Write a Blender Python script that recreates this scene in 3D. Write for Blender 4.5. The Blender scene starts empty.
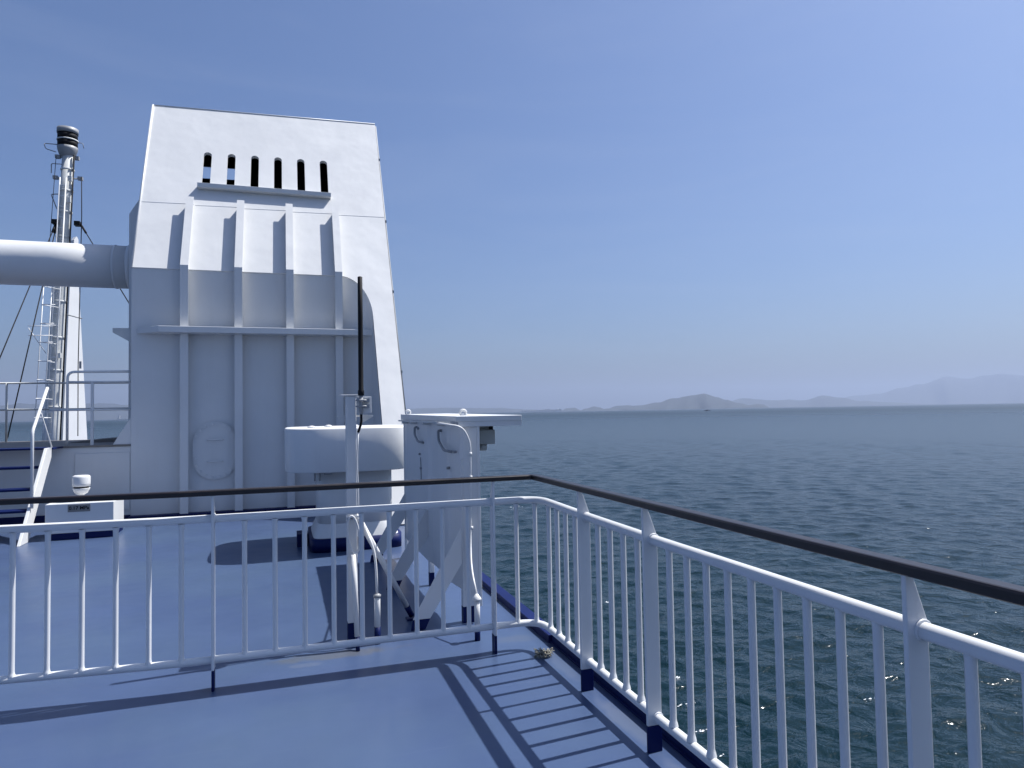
import bpy, math, random
from mathutils import Vector, Matrix, noise
from mathutils.geometry import tessellate_polygon
random.seed(7)
PI = math.pi
scene = bpy.context.scene
COL = scene.collection

# ------------------------------------------------------------------ materials
def new_mat(name):
    m = bpy.data.materials.new(name); m.use_nodes = True
    nt = m.node_tree
    return m, nt, nt.nodes['Principled BSDF'], nt.nodes.new, nt.links.new

def paint(name, col, rough=0.4, var=0.06, streak=0.0, bump=0.0008, spots=None, scale=1.0, coat=0.0, grime=(0.35, 0.33, 0.28)):
    """enamel paint: faint mottling, optional vertical run marks, slight plate waviness"""
    m, nt, b, N, L = new_mat(name)
    tc = N('ShaderNodeTexCoord')
    n1 = N('ShaderNodeTexNoise'); n1.inputs['Scale'].default_value = 2.2*scale; n1.inputs['Detail'].default_value = 6
    L(tc.outputs['Object'], n1.inputs['Vector'])
    r1 = N('ShaderNodeMapRange'); r1.inputs['From Min'].default_value = 0.3; r1.inputs['From Max'].default_value = 0.7
    r1.inputs['To Min'].default_value = 1-var; r1.inputs['To Max'].default_value = 1.0
    L(n1.outputs['Fac'], r1.inputs['Value'])
    mul = N('ShaderNodeVectorMath'); mul.operation = 'SCALE'
    mul.inputs[0].default_value = col; L(r1.outputs['Result'], mul.inputs['Scale'])
    out = mul.outputs['Vector']
    if streak > 0:
        mp = N('ShaderNodeMapping'); mp.inputs['Scale'].default_value = (9, 9, 0.55)
        L(tc.outputs['Object'], mp.inputs['Vector'])
        n2 = N('ShaderNodeTexNoise'); n2.inputs['Scale'].default_value = 1.6; n2.inputs['Detail'].default_value = 5
        L(mp.outputs['Vector'], n2.inputs['Vector'])
        r2 = N('ShaderNodeMapRange'); r2.inputs['From Min'].default_value = 0.56; r2.inputs['From Max'].default_value = 0.8
        r2.inputs['To Min'].default_value = 0; r2.inputs['To Max'].default_value = streak
        L(n2.outputs['Fac'], r2.inputs['Value'])
        mx = N('ShaderNodeMix'); mx.data_type = 'RGBA'
        L(r2.outputs['Result'], mx.inputs[0]); L(out, mx.inputs[6]); mx.inputs[7].default_value = (*grime, 1)
        out = mx.outputs[2]
    if spots:
        n3 = N('ShaderNodeTexNoise'); n3.inputs['Scale'].default_value = 7; n3.inputs['Detail'].default_value = 7
        L(tc.outputs['Object'], n3.inputs['Vector'])
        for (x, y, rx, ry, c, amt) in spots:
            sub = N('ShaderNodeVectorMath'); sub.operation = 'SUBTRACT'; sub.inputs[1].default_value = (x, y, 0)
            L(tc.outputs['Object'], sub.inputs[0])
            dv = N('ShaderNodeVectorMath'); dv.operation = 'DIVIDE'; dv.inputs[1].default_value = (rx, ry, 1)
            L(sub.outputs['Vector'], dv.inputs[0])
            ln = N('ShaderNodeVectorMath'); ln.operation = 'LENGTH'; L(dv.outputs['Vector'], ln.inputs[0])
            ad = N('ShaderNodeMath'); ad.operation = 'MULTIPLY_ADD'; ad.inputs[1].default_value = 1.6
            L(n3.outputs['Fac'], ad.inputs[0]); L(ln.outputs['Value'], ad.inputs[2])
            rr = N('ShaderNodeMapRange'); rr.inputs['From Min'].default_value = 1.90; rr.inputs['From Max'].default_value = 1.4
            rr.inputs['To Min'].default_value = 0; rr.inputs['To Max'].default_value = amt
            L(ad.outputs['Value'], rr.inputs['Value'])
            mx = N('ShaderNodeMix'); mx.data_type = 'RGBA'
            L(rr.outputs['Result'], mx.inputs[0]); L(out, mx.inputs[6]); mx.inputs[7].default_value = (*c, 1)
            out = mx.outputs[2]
    L(out, b.inputs['Base Color'])
    n4 = N('ShaderNodeTexNoise'); n4.inputs['Scale'].default_value = 1.3*scale; n4.inputs['Detail'].default_value = 3
    L(tc.outputs['Object'], n4.inputs['Vector'])
    r4 = N('ShaderNodeMapRange'); r4.inputs['To Min'].default_value = rough*0.8; r4.inputs['To Max'].default_value = rough*1.25
    L(n1.outputs['Fac'], r4.inputs['Value']); L(r4.outputs['Result'], b.inputs['Roughness'])
    if bump > 0:
        bp = N('ShaderNodeBump'); bp.inputs['Strength'].default_value = 1.0; bp.inputs['Distance'].default_value = bump*8
        L(n4.outputs['Fac'], bp.inputs['Height']); L(bp.outputs['Normal'], b.inputs['Normal'])
    if coat: b.inputs['Coat Weight'].default_value = coat; b.inputs['Coat Roughness'].default_value = 0.15
    return m

WHITE = paint('white_enamel', (0.655, 0.66, 0.655), 0.38, 0.05, 0.10)
WHITE_PLATE = paint('white_hull_plate', (0.655, 0.66, 0.655), 0.42, 0.05, 0.06, bump=0.0022)
WHITE_RAIL = paint('white_rail_enamel', (0.655, 0.665, 0.67), 0.33, 0.05, 0.06, scale=2, coat=0.3)
GREYWHITE = paint('weathered_white', (0.62, 0.63, 0.61), 0.55, 0.2, 0.3, scale=2, grime=(0.30, 0.31, 0.31))
BEIGE = paint('worn_beige_deck_paint', (0.23, 0.21, 0.185), 0.7, 0.35, 0.0, scale=1.5)
NAVY = paint('navy_paint', (0.001, 0.0085, 0.075), 0.5, 0.2, 0.0)
NAVY.node_tree.nodes['Principled BSDF'].inputs['Specular IOR Level'].default_value = 0.2
BLACKP = paint('matt_black', (0.012, 0.012, 0.014), 0.6, 0.2)
SOOT = paint('soot_black', (0.006, 0.006, 0.006), 0.9, 0.2)
GREYMETAL = paint('galvanised_steel', (0.30, 0.31, 0.32), 0.45, 0.25)
LAMPGREY = paint('weathered_grey_housing', (0.38, 0.39, 0.37), 0.55, 0.2, 0.3)
for _m in (BLACKP, SOOT): _m.node_tree.nodes['Principled BSDF'].inputs['Specular IOR Level'].default_value = 0.15
WOOD = paint('dark_varnished_handrail', (0.014, 0.0095, 0.0105), 0.36, 0.35, 0.0, scale=3)
ROPE = paint('frayed_rope', (0.34, 0.33, 0.28), 0.9, 0.7, scale=30)
PLATE_LABEL = paint('grey_name_plate', (0.24, 0.23, 0.22), 0.6, 0.15)
FOAM_GLINT = paint('foam_and_glints', (0.85, 0.87, 0.88), 0.8, 0.2)
CITY = paint('far_concrete', (0.6, 0.6, 0.58), 0.8, 0.2, scale=0.01)

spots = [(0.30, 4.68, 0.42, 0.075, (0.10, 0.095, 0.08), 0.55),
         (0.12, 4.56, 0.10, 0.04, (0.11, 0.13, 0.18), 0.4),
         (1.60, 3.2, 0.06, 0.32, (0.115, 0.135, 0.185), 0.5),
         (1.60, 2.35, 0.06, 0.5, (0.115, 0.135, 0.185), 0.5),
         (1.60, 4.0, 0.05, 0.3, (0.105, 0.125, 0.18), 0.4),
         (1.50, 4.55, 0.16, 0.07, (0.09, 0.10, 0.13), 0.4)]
def deck_material():
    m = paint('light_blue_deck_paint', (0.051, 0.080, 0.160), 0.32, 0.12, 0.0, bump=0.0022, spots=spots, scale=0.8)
    nt = m.node_tree; N = nt.nodes.new; L = nt.links.new; b = nt.nodes['Principled BSDF']
    src = b.inputs['Base Color'].links[0].from_socket
    tc = N('ShaderNodeTexCoord')
    # faint scuffs and drag marks
    mp = N('ShaderNodeMapping'); mp.inputs['Rotation'].default_value = (0, 0, 0.5); mp.inputs['Scale'].default_value = (1.2, 26, 1)
    L(tc.outputs['Object'], mp.inputs['Vector'])
    n = N('ShaderNodeTexNoise'); n.inputs['Scale'].default_value = 1.1; n.inputs['Detail'].default_value = 7; n.inputs['Roughness'].default_value = 0.65
    L(mp.outputs['Vector'], n.inputs['Vector'])
    r = N('ShaderNodeMapRange'); r.inputs['From Min'].default_value = 0.60; r.inputs['From Max'].default_value = 0.78; r.inputs['To Max'].default_value = 0.40
    L(n.outputs['Fac'], r.inputs['Value'])
    mx = N('ShaderNodeMix'); mx.data_type = 'RGBA'; L(r.outputs['Result'], mx.inputs[0]); L(src, mx.inputs[6])
    mx.inputs[7].default_value = (0.10, 0.125, 0.19, 1)
    # large dull patches of foot wear
    n2 = N('ShaderNodeTexNoise'); n2.inputs['Scale'].default_value = 0.5; n2.inputs['Detail'].default_value = 8; n2.inputs['Roughness'].default_value = 0.6
    L(tc.outputs['Object'], n2.inputs['Vector'])
    r2 = N('ShaderNodeMapRange'); r2.inputs['From Min'].default_value = 0.42; r2.inputs['From Max'].default_value = 0.68; r2.inputs['To Max'].default_value = 0.6
    L(n2.outputs['Fac'], r2.inputs['Value'])
    mx2 = N('ShaderNodeMix'); mx2.data_type = 'RGBA'; L(r2.outputs['Result'], mx2.inputs[0]); L(mx.outputs[2], mx2.inputs[6])
    mx2.inputs[7].default_value = (0.066, 0.104, 0.158, 1)
    L(mx2.outputs[2], b.inputs['Base Color']); b.inputs['Specular IOR Level'].default_value = 0.32
    return m
DECK = deck_material()

def sea_material():
    m, nt, b, N, L = new_mat('sea_water')
    b.inputs['IOR'].default_value = 1.333
    b.inputs['Roughness'].default_value = 0.06; b.inputs['Specular IOR Level'].default_value = 0.36
    tc = N('ShaderNodeTexCoord')
    # wave slopes by finite differences of one height field, so that far water keeps its slopes
    EPS = 0.07
    def height(off):
        ad = N('ShaderNodeVectorMath'); ad.operation = 'ADD'; ad.inputs[1].default_value = off
        L(tc.outputs['Object'], ad.inputs[0]); tot = None
        for (scale, stretch, rot, detail, amp, rough, dist) in ((0.60, 0.9, 0.15, 4, 0.28, 0.5, 0.5), (1.9, 0.8, 0.55, 2, 0.058, 0.5, 0.3)):
            mp = N('ShaderNodeMapping'); mp.inputs['Rotation'].default_value = (0, 0, rot); mp.inputs['Scale'].default_value = (scale*stretch, scale, 1)
            L(ad.outputs['Vector'], mp.inputs['Vector'])
            n = N('ShaderNodeTexNoise'); n.noise_dimensions = '2D'; n.inputs['Scale'].default_value = 1.0; n.inputs['Detail'].default_value = detail
            n.inputs['Roughness'].default_value = rough; n.inputs['Distortion'].default_value = dist
            L(mp.outputs['Vector'], n.inputs['Vector'])
            k = N('ShaderNodeMath'); k.operation = 'MULTIPLY_ADD'; k.inputs[1].default_value = amp
            L(n.outputs['Fac'], k.inputs[0])
            if tot is None: k.inputs[2].default_value = 0.0
            else: L(tot, k.inputs[2])
            tot = k.outputs['Value']
        return tot
    h0, hx, hy = height((0, 0, 0)), height((EPS, 0, 0)), height((0, EPS, 0))
    cmb = N('ShaderNodeCombineXYZ')
    for h, ax in ((hx, 'X'), (hy, 'Y')):
        sb = N('ShaderNodeMath'); sb.operation = 'SUBTRACT'; L(h0, sb.inputs[0]); L(h, sb.inputs[1]); L(sb.outputs['Value'], cmb.inputs[ax])
    ge = N('ShaderNodeNewGeometry'); gs = N('ShaderNodeVectorMath'); gs.operation = 'SCALE'; gs.inputs['Scale'].default_value = EPS; L(ge.outputs['Normal'], gs.inputs[0])
    sm_ = N('ShaderNodeVectorMath'); sm_.operation = 'ADD'; L(cmb.outputs['Vector'], sm_.inputs[0]); L(gs.outputs['Vector'], sm_.inputs[1])
    nm = N('ShaderNodeVectorMath'); nm.operation = 'NORMALIZE'; L(sm_.outputs['Vector'], nm.inputs[0])
    # ripples too small to resolve far out are carried as roughness
    ln = N('ShaderNodeVectorMath'); ln.operation = 'LENGTH'; L(tc.outputs['Object'], ln.inputs[0])
    rg = N('ShaderNodeMapRange'); rg.inputs['From Min'].default_value = 40; rg.inputs['From Max'].default_value = 2600; rg.inputs['To Min'].default_value = 0.16; rg.inputs['To Max'].default_value = 0.36
    L(ln.outputs['Value'], rg.inputs['Value']); L(rg.outputs['Result'], b.inputs['Roughness']); L(nm.outputs['Vector'], b.inputs['Normal'])
    # water colour drifts a little between patches
    n = N('ShaderNodeTexNoise'); n.inputs['Scale'].default_value = 0.015; n.inputs['Detail'].default_value = 5
    L(tc.outputs['Object'], n.inputs['Vector'])
    mx = N('ShaderNodeMix'); mx.data_type = 'RGBA'; L(n.outputs['Fac'], mx.inputs[0])
    mx.inputs[6].default_value = (0.0009, 0.0095, 0.0125, 1); mx.inputs[7].default_value = (0.0014, 0.0145, 0.0185, 1)
    L(mx.outputs[2], b.inputs['Base Color'])
    return m
SEA = sea_material()

def hill_material():
    m, nt, b, N, L = new_mat('wooded_hillside')
    tc = N('ShaderNodeTexCoord'); n = N('ShaderNodeTexNoise'); n.inputs['Scale'].default_value = 0.006; n.inputs['Detail'].default_value = 9
    L(tc.outputs['Object'], n.inputs['Vector'])
    mx = N('ShaderNodeMix'); mx.data_type = 'RGBA'; L(n.outputs['Fac'], mx.inputs[0])
    mx.inputs[6].default_value = (0.008, 0.016, 0.022, 1); mx.inputs[7].default_value = (0.030, 0.038, 0.042, 1)
    L(mx.outputs[2], b.inputs['Base Color']); b.inputs['Roughness'].default_value = 0.95
    return m
HILL = hill_material()

# ------------------------------------------------------------------ mesh helpers
class MB:
    def __init__(s): s.v = []; s.f = []; s.m = []; s.sm = []
    def add(s, vs, fs, mi=0, smooth=False):
        o = len(s.v); s.v += [tuple(v) for v in vs]
        for f in fs: s.f.append(tuple(i+o for i in f)); s.m.append(mi); s.sm.append(smooth)
        return s
    def box(s, x0, x1, y0, y1, z0, z1, mi=0, rot=None):
        vs = [(x, y, z) for z in (z0, z1) for y in (y0, y1) for x in (x0, x1)]
        if rot:
            c = Vector(((x0+x1)/2, (y0+y1)/2, (z0+z1)/2)); vs = [c + rot @ (Vector(v)-c) for v in vs]
        return s.add(vs, [(0, 2, 3, 1), (4, 5, 7, 6), (0, 1, 5, 4), (2, 6, 7, 3), (0, 4, 6, 2), (1, 3, 7, 5)], mi)
    def prism(s, poly, ext, mi=0):
        """poly: list of 3d points, ext: extrusion vector"""
        n = len(poly); e = Vector(ext); a = [Vector(p) for p in poly]
        nrm = sum(((a[i]-a[0]).cross(a[(i+1) % n]-a[0]) for i in range(1, n-1)), Vector())
        if nrm.dot(e) > 0: a = a[::-1]
        vs = a + [p+e for p in a]
        fs = [tuple(range(n)), tuple(range(2*n-1, n-1, -1))] + [(i, i+n, (i+1) % n+n, (i+1) % n) for i in range(n)]
        return s.add(vs, fs, mi)
    def sweep(s, pts, prof, n=None, mi=0, up=None, smooth=True, caps=True, scales=None):
        pts = [Vector(p) for p in pts]; k = len(prof); vs = []; fs = []
        T = []
        for i in range(len(pts)):
            a = pts[max(i-1, 0)]; b = pts[min(i+1, len(pts)-1)]
            T.append((b-a).normalized())
        u = Vector(up) if up else (Vector((0, 0, 1)) if abs(T[0].z) < 0.9 else Vector((0, 1, 0)))
        for i, (p, t) in enumerate(zip(pts, T)):
            if up: u = Vector(up)
            u = (u - t*u.dot(t)).normalized(); w = t.cross(u)
            # mitre the corner
            sc = scales[i] if scales else 1
            mit = 1.0
            if 0 < i < len(pts)-1:
                t0 = (pts[i]-pts[i-1]).normalized(); mit = 1/max(0.5, t.dot(t0))
            for (a, b) in prof: vs.append(p + w*(a*sc*mit) + u*(b*sc))
        for i in range(len(pts)-1):
            for j in range(k):
                j2 = (j+1) % k
                fs.append((i*k+j, i*k+j2, (i+1)*k+j2, (i+1)*k+j))
        s.add(vs, fs, mi, smooth)
        if caps:
            o = len(s.v)-len(vs)
            s.f.append(tuple(o+j for j in range(k-1, -1, -1))); s.m.append(mi); s.sm.append(False)
            s.f.append(tuple(o+(len(pts)-1)*k+j for j in range(k))); s.m.append(mi); s.sm.append(False)
        return s
    def tube(s, pts, r, n=12, mi=0, scales=None, caps=True):
        prof = [(r*math.cos(2*PI*i/n), r*math.sin(2*PI*i/n)) for i in range(n)]
        return s.sweep(pts, prof, mi=mi, scales=scales, caps=caps)
    def lathe(s, c, prof, n=48, mi=0, axis='z', smooth=True, mis=None, cap=True):
        """prof: (r, h) from bottom to top around axis"""
        c = Vector(c); vs = []; fs = []
        def P(r, h, a):
            q = (r*math.cos(a), r*math.sin(a), h)
            return c + (Vector(q) if axis == 'z' else Vector((h, q[0], q[1])) if axis == 'x' else Vector((q[1], h, q[0])))
        for (r, h) in prof:
            for i in range(n): vs.append(P(r, h, 2*PI*i/n))
        o = len(s.v); s.v += [tuple(v) for v in vs]
        for k in range(len(prof)-1):
            for i in range(n):
                j = (i+1) % n
                s.f.append((o+k*n+i, o+k*n+j, o+(k+1)*n+j, o+(k+1)*n+i)); s.m.append(mis[k] if mis else mi); s.sm.append(smooth)
        if cap:
            s.f.append(tuple(o+i for i in range(n-1, -1, -1))); s.m.append(mis[0] if mis else mi); s.sm.append(False)
            s.f.append(tuple(o+(len(prof)-1)*n+i for i in range(n))); s.m.append(mis[-1] if mis else mi); s.sm.append(False)
        return s
    def holed(s, outer, holes, to3d, th, mi=0):
        """plate in 2D with holes; to3d(u, v, w) maps to space, w = depth 0..th"""
        loops = [outer]+holes; flat = [p for l in loops for p in l]
        tris = tessellate_polygon([[Vector((p[0], p[1], 0)) for p in l] for l in loops])
        n = len(flat)
        vs = [to3d(p[0], p[1], 0) for p in flat] + [to3d(p[0], p[1], th) for p in flat]
        fs = []
        for t in tris:
            a, b, c = (Vector(flat[i]) for i in t)
            if (b-a).cross(c-a) < 0: t = (t[0], t[2], t[1])
            fs.append(tuple(t)); fs.append(tuple(i+n for i in t[::-1]))
        o = 0
        for l in loops:
            k = len(l)
            for i in range(k): fs.append((o+i, o+i+n, o+(i+1) % k+n, o+(i+1) % k))
            o += k
        return s.add(vs, fs, mi)
    def build(s, name, mats, parent=None, bevel=0.0, autosmooth=True):
        me = bpy.data.meshes.new(name)
        off = Vector((0, 0, 0))
        if parent is not None:
            q = parent
            while q is not None: off += Vector(q.location); q = q.parent
        me.from_pydata([tuple(Vector(v)-off) for v in s.v], [], s.f)
        for m in (mats if isinstance(mats, (list, tuple)) else [mats]): me.materials.append(m)
        for p, mi, sm in zip(me.polygons, s.m, s.sm): p.material_index = mi; p.use_smooth = sm
        me.update()
        import bmesh
        bm = bmesh.new(); bm.from_mesh(me); bmesh.ops.recalc_face_normals(bm, faces=bm.faces); bm.to_mesh(me); bm.free()
        o = bpy.data.objects.new(name, me); COL.objects.link(o)
        if parent is not None: o.parent = parent
        if bevel:
            b = o.modifiers.new('edge', 'BEVEL'); b.width = bevel; b.segments = 2; b.limit_method = 'ANGLE'; b.angle_limit = math.radians(40)
        return o

def fillet(pts, r, n=7):
    pts = [Vector(p) for p in pts]; out = [pts[0]]
    for i in range(1, len(pts)-1):
        p = pts[i]; a = (pts[i-1]-p); b = (pts[i+1]-p)
        rr = min(r, a.length*0.45, b.length*0.45)
        p0 = p + a.normalized()*rr; p1 = p + b.normalized()*rr
        for k in range(n+1):
            t = k/n; out.append(p0*(1-t)**2 + p*2*t*(1-t) + p1*t*t)
    out.append(pts[-1]); return out

def tag(o, label=None, cat=None, group=None, kind=None):
    if label: o['label'] = label
    if cat: o['category'] = cat
    if group: o['group'] = group
    if kind: o['kind'] = kind
    return o
def thing(name, loc, label, cat, group=None):
    o = bpy.data.objects.new(name, None); COL.objects.link(o); o.location = loc
    o.empty_display_size = 0.2
    return tag(o, label, cat, group)
def B(*a, **k): return MB().box(*a, **k)

# ------------------------------------------------------------------ deck, hull and sea
tag(B(-12, 1.756, -12, 42, -0.2, 0.0).build('deck', DECK), kind='structure')
kb = MB()
kb.prism([(1.667, 4.39, 0.0012), (1.7555, 4.39, 0.0012), (1.7555, 4.39, 0.052), (1.671, 4.39, 0.052), (1.667, 4.39, 0.048)], (0, 37.6, 0))
kb.box(1.688, 1.700, -12, 4.388, 0.0012, 0.088); kb.box(1.7005, 1.7555, -12, 4.388, 0.0012, 0.030)
kb.box(1.676, 1.6875, -12, 4.388, 0.0012, 0.014)
tag(kb.build('deck_edge_kerb', NAVY), kind='structure')
tag(B(-12, 1.752, -14, 44, -19, -0.201).build('hull', WHITE_PLATE), kind='structure')

SEA_Z = -16.0
def build_sea():
    """one round sheet out to the horizon with real wave relief, finer near the ship"""
    import numpy as np
    R = np.random.RandomState(11)
    th = np.unique(np.round(np.concatenate([np.arange(-180, 180, 2.0), np.arange(-30, 70, 0.085)]), 4))
    th = np.radians(th); nt_ = len(th)
    r1 = np.concatenate([5.0*np.exp(np.arange(0, math.log(24/5.0), 0.02)), 24*np.exp(np.arange(0, math.log(420/24.0), 0.0048)), 420*np.exp(np.arange(0, math.log(1500/420.0), 0.011))])
    r2 = 1500*np.exp(np.arange(0.03, math.log(16500/1500.0), 0.06))
    r = np.concatenate([r1, r2, [16500.0]]); nr = len(r)
    RR, TT = np.meshgrid(r, th, indexing='ij'); X = RR*np.sin(TT); Y = RR*np.cos(TT); Z = np.zeros_like(X)
    sp = np.where(RR > 420, RR*0.011, np.where(RR < 24, RR*0.02, RR*0.0048)); sp = np.where((TT < math.radians(-30)) | (TT > math.radians(69.8)), RR*0.035, sp)
    for i in range(90):
        lam = 0.7*math.exp(R.rand()*math.log(9/0.7)); d = math.radians(205)+R.randn()*0.85; k = 2*PI/lam
        att = np.clip(lam/(2.6*sp)-1, 0, 1)*np.clip((9000-RR)/6000, 0, 1)
        ph = (X*math.sin(d)+Y*math.cos(d))*k+R.rand()*2*PI
        amp = 0.021/k*(0.7 if lam > 5 else 1.0)
        Z += att*amp*(np.cos(ph)+0.16*np.cos(2*ph))
    co_ = np.stack([X, Y, Z], -1).reshape(-1, 3); co_ = np.concatenate([co_, [[0, 0, 0]]])
    i0 = np.arange(nr-1)[:, None]*nt_; j = np.arange(nt_)[None, :]; j2 = (j+1) % nt_
    q = np.stack([i0+j, i0+nt_+j, i0+nt_+j2, i0+j2], -1).reshape(-1, 4)[:, ::-1]
    jj = np.arange(nt_); tri = np.stack([np.full(nt_, nr*nt_), (jj+1) % nt_, jj], -1)
    li = np.concatenate([q.ravel(), tri.ravel()]).astype(np.int32)
    ls = np.concatenate([np.arange(len(q))*4, len(q)*4+np.arange(nt_)*3]).astype(np.int32)
    me = bpy.data.meshes.new('sea'); me.vertices.add(len(co_)); me.vertices.foreach_set('co', co_.astype(np.float32).ravel())
    me.loops.add(len(li)); me.loops.foreach_set('vertex_index', li); me.polygons.add(len(ls)); me.polygons.foreach_set('loop_start', ls)
    me.polygons.foreach_set('use_smooth', np.ones(len(ls), bool)); me.materials.append(SEA); me.update(calc_edges=True); me.validate()
    o = bpy.data.objects.new('sea', me); COL.objects.link(o); o.location = (0, 0, SEA_Z); return tag(o, kind='structure')
sea = build_sea()

# foam flecks on the water, some white ones standing in for sun glints
fm = MB()
for (cx, cy, sx, sy, n) in [(27.6, 57.9, 0.55, 0.8, 26), (40.3, 122, 1.6, 1.0, 14), (22.7, 36.8, 0.9, 0.35, 12), (21.4, 33.5, 0.8, 0.4, 15), (20.3, 31.0, 0.7, 0.4, 13),
                            (24.0, 40.5, 0.7, 0.2, 8), (33, 33.5, 0.5, 0.2, 6)]:
    for k in range(n):
        x = cx+random.gauss(0, sx*0.45); y = cy+random.gauss(0, sy*0.45); r = random.uniform(0.015, 0.085)*(1.5 if n > 20 and k % 5 == 0 else 1)
        if cy > 100: r *= 2.2
        m = 7; vs = []
        for i in range(m):
            a = 2*PI*i/m; q = r*random.uniform(0.5, 1.2); vs.append((x+q*1.5*math.cos(a), y+q*0.8*math.sin(a), SEA_Z+0.02))
        vs.append((x, y, SEA_Z+0.02+r*0.7)); fm.add(vs, [(i, (i+1) % m, m) for i in range(m)])
tag(fm.build('foam_and_glints', FOAM_GLINT), 'small white flecks of foam and painted sun glints on the dark water beyond the railing', 'foam', kind='stuff')

# ------------------------------------------------------------------ railing round the deck corner
rail = thing('deck_railing', (1.6, 4.35, 0), 'white deck railing in the foreground with dark varnished handrail turning the corner', 'railing')
def yb(x): return 4.36 + (0.09*(-0.6-x) if x < -0.6 else 0.0)      # the run to port bows slightly
run = [(-5.5, yb(-5.5)), (-3.0, yb(-3.0)), (-0.6, 4.36), (1.6, 4.36), (1.6, -8.0)]
def path(dx, dy, z, r):
    q = fillet([(x+dx, y+dy, z) for x, y in run], r)
    k = max(i for i, v in enumerate(q) if v.y > 4.0)
    low = 0.014
    return q[:k+1]+[Vector((1.6, 3.6, z-low*0.6)), Vector((1.6, 2.85, z-low)), Vector((1.6, -8, z-low))]
HR = [(-0.026, -0.019), (0.026, -0.019), (0.029, -0.016), (0.029, 0.006), (0.025, 0.0115), (0.020, 0.013), (-0.020, 0.013), (-0.025, 0.0115), (-0.029, 0.006), (-0.029, -0.016)]
MB().sweep(fillet([(x-(0.037 if i > 2 else 0), y-(0.032 if i < 4 else 0), 1.117) for i, (x, y) in enumerate(run)], 0.05), HR, up=(0, 0, 1), smooth=False).build('handrail', WOOD, rail)
MB().tube(path(0, 0, 0.962, 0.16), 0.0235, 16).build('top_rail', WHITE_RAIL, rail)
MB().tube(path(0, 0, 0.163, 0.16), 0.0215, 16).build('bottom_rail', WHITE_RAIL, rail)
def bar(x, y):
    m = MB(); r = 0.0143
    m.lathe((x, y, 0), [(r*1.5, 0.168), (r*1.3, 0.182), (r*1.08, 0.192), (r, 0.202), (r, 0.915), (r*1.12, 0.928), (r*1.4, 0.942)], 14, cap=False)
    m.build('baluster', WHITE_RAIL, rail)
def post_front(x):
    m = MB(); y0 = yb(x)-0.048; hw = 0.0075
    def pr(poly, mi): m.prism([(x-hw, y0+a, z) for a, z in poly], (2*hw, 0, 0), mi)
    pr([(0, 0.0), (0.072, 0), (0.072, 0.115), (0, 0.115)], 1)
    pr([(0, 0.115), (0.072, 0.115), (0.072, 0.97), (0.062, 1.0), (0.022, 1.099), (0, 1.099)], 0)
    m.lathe((x, y0+0.048, 0.962), [(0.031, -0.012), (0.031, 0.012)], 16, axis='x')
    m.build('post', [WHITE_RAIL, NAVY], rail, bevel=0.003)
def post_side(y):
    m = MB(); hw = 0.008
    def pr(poly, mi): m.prism([(1.548+a, y-hw, z) for a, z in poly], (0, 2*hw, 0), mi)
    pr([(0, 0.0), (0.072, 0), (0.072, 0.118), (0, 0.118)], 1)
    pr([(0, 0.118), (0.072, 0.118), (0.072, 0.958), (0.069, 0.975), (0.024, 1.099), (0, 1.099)], 0)
    for z, r in ((0.949, 0.030), (0.150, 0.027)): m.lathe((1.6, y, z), [(r, -0.014), (r, 0.014)], 18, axis='y')
    m.build('post', [WHITE_RAIL, NAVY], rail, bevel=0.003)
fp = [-0.388-1.672*k for k in (0, 1, 2)]+[1.280]
for x in fp: post_front(x)
for x0 in (-0.388, -2.06, -3.73):
    for k in range(1, 10):
        if x0+0.1672*k < 1.28: bar(x0+0.1672*k, yb(x0+0.1672*k))
bar(1.445, 4.36)
cs = math.sqrt(0.5)
bar(1.560, 4.318)
for y in (4.17, 4.03, 3.89, 3.745): bar(1.6, y)
for y in (3.585, 2.85, 1.44, 0.03, -1.38): post_side(y)
for y in (3.438, 3.291, 3.144, 2.997): bar(1.6, y)
for base in (2.85, 1.44, 0.03):
    for k in range(1, 10): bar(1.6, base-0.141*k)

# frayed rope knot left on the deck
m = MB(); pts = []
P0 = Vector((1.545, 4.165, 0.012)); q = Vector((0, 0, 0.01)); vel = Vector((0.01, 0, 0))
for i in range(190):
    vel += Vector((random.gauss(0, .005), random.gauss(0, .005), random.gauss(0, .003))) - q*0.10; vel *= 0.9
    if vel.length > 0.013: vel *= 0.013/vel.length
    q = q+vel
    pts.append((P0.x+q.x*1.25, P0.y+q.y*0.95, P0.z+max(-0.008, q.z*0.55+0.008)))
m.tube(pts, 0.0036, 5)
for k in range(70):
    a = random.uniform(0, 2*PI); g = random.uniform(0, 1); p = Vector((1.545+0.045*g*math.cos(a), 4.165+0.03*g*math.sin(a), 0.02)); q = p+Vector((0.035*math.cos(a), 0.026*math.sin(a), random.uniform(-0.016, 0.03)))
    m.tube([p, (p+q)/2+Vector((0, 0, 0.008)), q], 0.0022, 4)
tag(m.build('rope_knot', ROPE), 'small frayed knot of pale rope lying on the blue deck at the railing corner', 'rope')

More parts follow.
